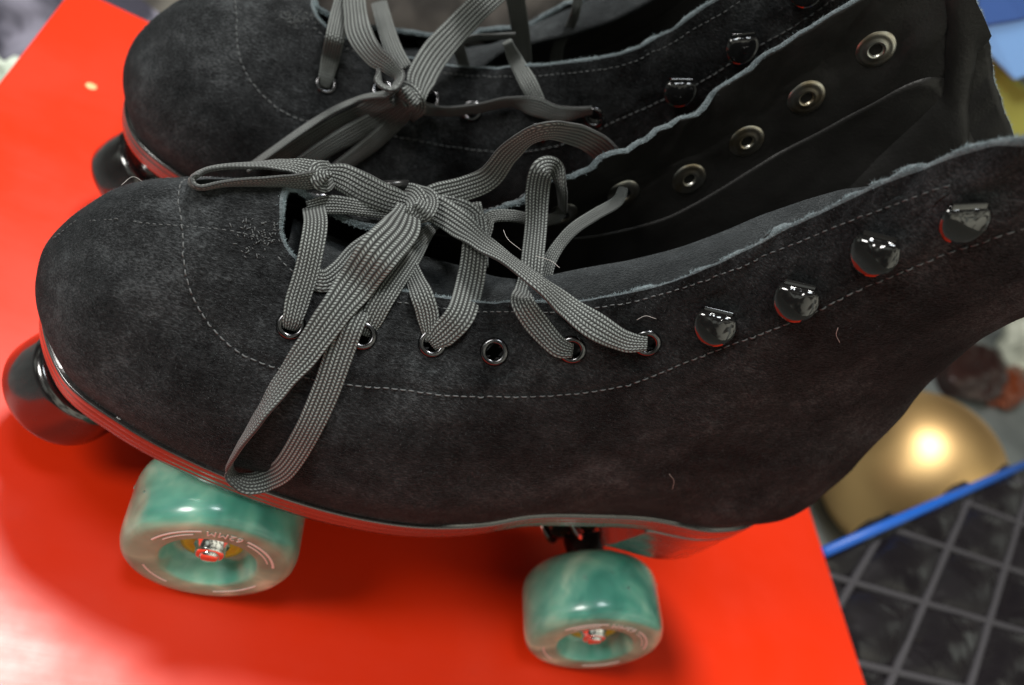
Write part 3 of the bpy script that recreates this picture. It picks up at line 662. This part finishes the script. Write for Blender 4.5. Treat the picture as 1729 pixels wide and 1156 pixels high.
# ---------------------------------------------------------------- laces of the far skate
far = [
 (7.2, [(547,146,'i',-1.5,4.5),(551,128,H,1,6),(558,98,H,1.8),(565,66,'z',154),(572,32,'z',156),(580,0,'z',156),(584,-20,'z',156)]),
 (9, [(597,-15,'z',160),(600,20,'z',162),(607,55,'z',164,10,10),(630,90,'z',166,9,25),(655,108,'z',168,8,40),(674,128,'z',168,7,60),(664,150,'z',166,7,80),(642,142,'z',164,6,80),(640,125,'z',163,5,80)]),
 (8, [(676,132,'z',166,7,75),(660,155,'z',160,7,78),(610,166,H,7,7,78),(560,188,H,7,7,75),(510,220,H,7,7,72),(465,252,H,7,7,72),(420,284,H,7,7,72)]),
 (8.6, [(690,170,'z',160,6),(650,195,H,5,9,-30),(600,222,H,4,9,-30),(550,250,H,4,8,-30),(500,285,H,4,8,-30)]),
 (7.6, [(660,165,'z',158,6),(610,190,H,3,8,-35),(560,215,H,3,8,-35),(510,245,H,3,8,-35),(465,275,H,3,8,-35)]),
 (7.4, [(690,180,'z',156,5),(668,205,H,3,8,-35),(630,240,H,3,8,-35),(590,270,H,3,7,-35),(555,298,H,3,7,-35)]),
 (9.5, [(850,-25,'z',200,9),(815,5,'z',192,9.5),(775,45,'z',180,10),(735,90,'z',170,11),(712,130,'z',164,11),(705,160,'z',161,7),(698,172,'z',160,5)]),
 (8, [(715,100,'z',164,7,30),(745,88,'z',168,7,60),(790,66,'z',174,6,75),(830,62,'z',180,6,75),(868,60,'z',184,5,70)]),
 (7.5, [(690,168,'z',160,6),(712,182,H,5,6,40),(755,188,H,5,7,62),(810,182,H,5,7,62),(860,172,H,5,7,60),(905,180,H,4,8,25),(945,192,H,3,7,30),(1000,186,H,2.4,5,60)]),
 (7.6, [(868,-15,'z',196),(874,20,'z',188),(880,60,'z',178),(886,108,'z',166,7)]),
 (6.6, [(856,70,'z',186,4),(872,104,'z',180,6),(892,140,H,3.5,7),(908,170,H,2,6),(914,182,'i',-1.5,4)]),
 (4.2, [(976,-8,'z',204,4),(972,18,'z',198,4),(962,45,'z',188),(945,72,'z',178,5),(938,104,'z',168,6)]),
 (5, [(772,72,'z',168),(778,92,'z',162),(786,118,'z',156)]),
 (7, [(640,5,'z',150),(652,48,'z',156),(665,85,'z',160),(682,116,'z',160)]),
 (8, [(672,150,'z',160,7),(690,158,'z',164,8),(702,178,'z',162,8),(690,196,H,4,6)]),
 (7, [(706,148,'z',160,6),(690,165,'z',165,8),(672,180,H,5,7)]),
]
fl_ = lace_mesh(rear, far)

# ---------------------------------------------------------------- setting
m, n, b = mat('red_lacquer', (.84, .030, .002), .3, Specular_IOR_Level=.6); M_RED = m
t = tex(n, scale=14, detail=6, Roughness=.6); t2 = tex(n, scale=500, detail=2)
c_ = n.nodes.new('ShaderNodeTexCoord'); mp = n.nodes.new('ShaderNodeMapping'); mp.inputs['Scale'].default_value = (.03, 1, 1); mp.inputs['Rotation'].default_value = (0, 0, .7)
n.links.new(c_.outputs['Object'], mp.inputs[0]); t3 = tex(n, scale=420, detail=3, vec=mp.outputs[0])
_sc = math_(n, 'ADD', math_(n, 'MULTIPLY', t.outputs[0], .9), math_(n, 'MULTIPLY', t3.outputs[0], .1))
r = ramp(n, _sc, [(.38, (.31,)*3), (.62, (.43,)*3)]); n.links.new(r.outputs[0], b.inputs['Roughness'])
bump(n, b, t2.outputs[0], .02, .3)
ms = MB(); ms.box((-152, -330, -12), (391, 298, 0))
tt_ = empty('red_table', (120, -16, -253)); tag(tt_, 'glossy bright red table top the two roller skates stand on', 'table')
def rel(mb, root): l = np.array(root.location)/S; mb.v = [p-l for p in mb.v]; return mb
o = rel(ms, tt_).build('table_top', M_RED, tt_, False); bevel(o, 1.2)
M_BLK, _, _ = mat('black_frame', (.02, .02, .02), .5)
for lx in (-130, 340):
    for ly in (-300, 250):
        q = MB(); q.box((lx, ly, -253), (lx+25, ly+25, -12.1)); rel(q, tt_).build('leg', M_BLK, tt_, False)
dm = MB(); p0 = on_z(154, 145, 0.15)
dm.lathe([(.1, .25), (2.2, .2), (2.8, 0)], p0, (0, 0, 1), 20); M_CHIP, _, _ = mat('chip', (.9, .55, .25), .5)
dmo = rel(dm, tt_).build('paint_chip', M_CHIP, tt_)
m, n, b = mat('floor_grey', (.20, .22, .215), .6); t = tex(n, scale=8, detail=5)
r = ramp(n, t.outputs[0], [(.3, (.13, .145, .145)), (.7, (.26, .285, .28))]); n.links.new(r.outputs[0], b.inputs['Base Color'])
fm = MB(); fm.add([(-9000, -9000, -253), (9000, -9000, -253), (9000, 9000, -253), (-9000, 9000, -253)], [(0, 1, 2, 3)])
tag(fm.build('floor', m, None, False), kind='structure')

# quilted mat with blue piping
m, n, b = mat('quilted_vinyl', (.012, .010, .012), .33); M_QUILT = m
t = tex(n, scale=26, detail=2, Distortion=.8); bump(n, b, t.outputs[0], 9, .4)
r = ramp(n, t.outputs[0], [(.35, (.16,)*3), (.65, (.42,)*3)]); n.links.new(r.outputs[0], b.inputs['Roughness'])
qa = np.array([394., 53.]); qb = np.array([760., 239.]); qd = (qb-qa)/np.linalg.norm(qb-qa); qn = np.array([qd[1], -qd[0]])
La, Lb = np.array([.70, .66]), np.array([.997, -.03]); La /= np.linalg.norm(La); Lb /= np.linalg.norm(Lb)
node = on_z(1609, 921, -8)[:2]; node2 = on_z(1706, 954, -8)[:2]; node3 = on_z(1570, 1014, -8)[:2]
b1, b2_ = node2-node, node3-node
Minv = np.linalg.inv(np.stack([b1, b2_], 1))
qv = []; NX, NY = 150, 110
for a in range(NX+1):
    for c in range(NY+1):
        # parallelogram between the table's edge and the blue trim
        xa = 393.5+380*a/NX; ytop = 53+(xa-394)*(qb[1]-qa[1])/(qb[0]-qa[0]); y_ = ytop-420*(c/NY)
        g = Minv @ (np.array([xa, y_])-node); da = abs(g[0]-round(g[0])); db = abs(g[1]-round(g[1]))
        dq = min(da*58, db*58); z_ = -17+14*abs(math.sin(math.pi*g[0])*math.sin(math.pi*g[1]))**.5+noise.noise(Vector((xa*.03, y_*.03, 0)))*1.5
        if c == 0: z_ = -6
        qv.append((xa, y_, z_))
qf = [(a*(NY+1)+c, a*(NY+1)+c+1, (a+1)*(NY+1)+c+1, (a+1)*(NY+1)+c) for a in range(NX) for c in range(NY)]
qr = empty('quilted_case', (560, 0, -40)); tag(qr, 'black diamond quilted case with a bright blue edge beside the red table', 'case')
l0 = np.array(qr.location)/S
qo = link('quilted_cover', [np.array(p)-l0 for p in qv], qf, M_QUILT, qr)
md = qo.modifiers.new('s', 'SOLIDIFY'); md.thickness = 12*S; md.offset = -1
M_SEAM, _, _ = mat('quilt_welt', (.06, .056, .062), .75)
sb = MB()
for k_ in range(-6, 7):
    for u0, dvec in ((node+b2_*k_, b1), (node+b1*k_, b2_)):
        pts = []
        for s_ in np.linspace(-7, 7, 120):
            p = u0+dvec*s_; yt = 53+(p[0]-394)*(qb[1]-qa[1])/(qb[0]-qa[0])
            if p[0] > 395 and p[0] < 770 and p[1] < yt-1 and p[1] > yt-415: pts.append((p[0]-l0[0], p[1]-l0[1], -13.4-l0[2]))
        if len(pts) > 2: sb.tube(pts, 2.9, 8)
sb.build('seam_welt', M_SEAM, qr)
M_BLUE, _, _ = mat('blue_trim', (.012, .13, .60), .4)
bt = MB(); bt.tube([(394-l0[0], 56-l0[1], -3-l0[2]), (580-l0[0], 150.5-l0[1], -3-l0[2]), (775-l0[0], 249.5-l0[1], -3-l0[2])], 3.7, 14); bt.build('blue_trim', M_BLUE, qr)
st_ = MB(); st_.box((560-l0[0], -330-l0[1], -253-l0[2]), (740-l0[0], -60-l0[1], -26-l0[2])); st_.build('base_box', M_BLK, qr, False)

# golden ball on the floor
d_ = ray(1536, 803); D = (CAMC[2]+253)/(-d_[2]+.0952); rad = .0952*D; cb = CAMC+d_*D
gb = MB(); gb.lathe([(rad*math.sin(a)+.001, -rad*math.cos(a)) for a in np.linspace(0, math.pi, 64)], (0, 0, 0), (0, 0, 1), 96)
M_GOLD, n, b = mat('gold_lacquer', (.98, .65, .29), .45, 1)
t = tex(n, scale=500, detail=2); bump(n, b, t.outputs[0], .2, .12)
go = gb.build('golden_ball', M_GOLD); go.location = Vector(cb)*S
tag(go, 'shiny golden ball on the floor behind the blue edge of the quilted case', 'ball')

def draped(name, label, cat, px, z, rx, ry_, h, rotz, m_, seed, fold=14):
    c = on_z(px[0], px[1], z); V = []; F = []; n1, n2 = 60, 30
    for a in range(n1):
        for q in range(n2):
            th_ = 2*math.pi*a/n1; ph_ = math.pi*q/(n2-1)
            p = Vector((math.cos(th_)*math.sin(ph_), math.sin(th_)*math.sin(ph_), -math.cos(ph_)))
            k_ = 1+.30*noise.noise(p*1.7+Vector((seed, 0, 0)))+.12*noise.noise(p*5+Vector((0, seed, 0)))
            V.append((p.x*rx*k_, p.y*ry_*k_, max(p.z, -.6)*h*k_+h*.6))
    for a in range(n1):
        for q in range(n2-1): F.append((a*n2+q, ((a+1) % n1)*n2+q, ((a+1) % n1)*n2+q+1, a*n2+q+1))
    o = link(name, V, F, m_); o.location = Vector((c[0], c[1], -253))*S; o.rotation_euler = (0, 0, rotz); return tag(o, label, cat)
def cloth(name, c1, c2, rough=.85, sc_=14):
    m, n, b = mat(name, c1, rough); t = tex(n, scale=sc_, detail=4, Distortion=1); r = ramp(n, t.outputs[0], [(.42, c1), (.58, c2)])
    n.links.new(r.outputs[0], b.inputs['Base Color']); bump(n, b, t.outputs[0], 12, .6); return m
draped('folded_cloth', 'crumpled grey purple cloth beyond the upper left edge of the red table', 'cloth', (40, -14), -190, 140, 75, 60, .2, cloth('grey_purple_cloth', (.05, .048, .07), (.26, .25, .32)), 1)
draped('folded_cloth', 'pale cream cloth lying below the grey purple one at the left edge', 'cloth', (12, 96), -150, 60, 34, 60, .9, cloth('cream_cloth', (.42, .48, .40), (.68, .76, .66)), 5)
draped('folded_cloth', 'dark brown cloth behind the far skate, at the top of the photo', 'cloth', (745, 2), -90, 190, 90, 170, .1, cloth('dark_brown_cloth', (.020, .017, .015), (.06, .052, .046)), 9)
draped('folded_cloth', 'grey brown cloth past the far corner of the red table', 'cloth', (290, -40), -200, 130, 100, 50, .1, cloth('grey_brown_cloth', (.05, .045, .04), (.14, .13, .11)), 12)
o = draped('plastic_tub', 'rust orange tub showing above the laces of the far skate', 'tub', (640, -6), -130, 30, 34, 150, .1, cloth('rust_plastic', (.42, .10, .03), (.55, .15, .05), .4), 20)
draped('folded_cloth', 'small white cloth touching the far corner of the red table', 'cloth', (205, -12), -190, 26, 22, 30, .1, cloth('white_cloth', (.5, .55, .55), (.75, .8, .8)), 22)

# things beyond the right side
def slab(name, label, cat, quad, z, thick, m_):
    P = [on_z(u, v, z) for u, v in quad]; c = sum(P)/4; V = [p-c for p in P]+[p-c-np.array([0, 0, thick]) for p in P]
    o = link(name, V, [(0, 1, 2, 3), (7, 6, 5, 4), (0, 4, 5, 1), (1, 5, 6, 2), (2, 6, 7, 3), (3, 7, 4, 0)], m_, None, False)
    o.location = Vector(c)*S; bevel(o, 3); return tag(o, label, cat)
M_LBLUE, _, _ = mat('light_blue_plastic', (.22, .45, .85), .4); M_DBLUE, _, _ = mat('mid_blue_plastic', (.05, .13, .40), .4)
M_OLIVE, _, _ = mat('olive_plastic', (.42, .44, .08), .45); M_CREAM, _, _ = mat('cream_plastic', (.72, .74, .62), .35)
M_BROWN, _, _ = mat('brown_vinyl', (.035, .014, .012), .3); M_RUST, _, _ = mat('rust_leather', (.20, .04, .01), .3)
def at_d(u, v, D): return CAMC+ray(u, v)*D
bx = empty('blue_box', at_d(1700, 60, 760)); tag(bx, 'light blue open box at the top right behind the boot', 'box')
def wedge(name, quad, m_, root, d0, dback):
    """a board facing the camera side, given its own thickness"""
    l = np.array(root.location)/S if root else None
    P = [at_d(u, v, d0) for u, v in quad]; n_ = np.cross(P[1]-P[0], P[2]-P[0]); n_ /= np.linalg.norm(n_)
    if n_@(P[0]-CAMC) < 0: n_ = -n_
    if root is None: l = sum(P)/4
    V = [p-l for p in P]+[p-l+n_*dback for p in P]
    o = link(name, V, [(0, 1, 2, 3), (7, 6, 5, 4), (0, 4, 5, 1), (1, 5, 6, 2), (2, 6, 7, 3), (3, 7, 4, 0)], m_, root, False)
    if root is None: o.location = Vector(l)*S
    return bevel(o, 2)
wedge('rim', [(1618, -60), (1640, 62), (1712, 137), (1840, 90)], M_LBLUE, bx, 760, 60)
wedge('panel', [(1650, -60), (1650, 46), (1724, 34), (1850, -10)], M_DBLUE, bx, 756, 3)
o = wedge('olive_board', [(1590, 40), (1640, 62), (1850, 250), (1700, 320)], M_OLIVE, None, 800, 30)
tag(o, 'olive green board under the blue box at the right edge', 'board')
o = draped('cream_bottle', 'pale cream rounded container at the right edge below the boot collar', 'container', (1745, 580), -205, 84, 62, 75, .5, M_CREAM, 30)
o = draped('brown_bag', 'dark brown bag behind the golden ball', 'bag', (1640, 625), -225, 120, 60, 40, .5, M_BROWN, 33)
o = draped('rust_pouch', 'glossy rust coloured pouch between the golden ball and the cream container', 'pouch', (1695, 650), -230, 100, 40, 34, .6, M_RUST, 36)
# lint hairs on the near boot
lb_ = MB()
for pts in ([(1415,553),(1412,565),(1418,578)],[(1130,800),(1138,812),(1135,826)],[(205,312),(225,298),(248,312)],[(850,388),(858,404),(880,422)],[(905,432),(930,440),(945,452)],[(1075,540),(1090,533),(1108,538)]):
    q = []
    for (u, v) in pts:
        d = ray(u, v); h_ = front.bvh.ray_cast(Vector(CAMC), Vector(d)); q.append(CAMC+d*((h_[3] if h_[0] else 245)-.8))
    if pts[0][0] in (205, 850, 905): q = [on_z(u, v, {205: 128, 850: 178, 905: 180}[pts[0][0]]) for u, v in pts]
    lb_ = MB(); lb_.tube([cr(q[0]*2-q[1], q[0], q[1], q[2], t_) for t_ in np.linspace(0, 1, 6)]+[cr(q[0], q[1], q[2], q[2]*2-q[1], t_) for t_ in np.linspace(.2, 1, 5)], .065, 4); lb_.build('lint', M_LINT, front.root)
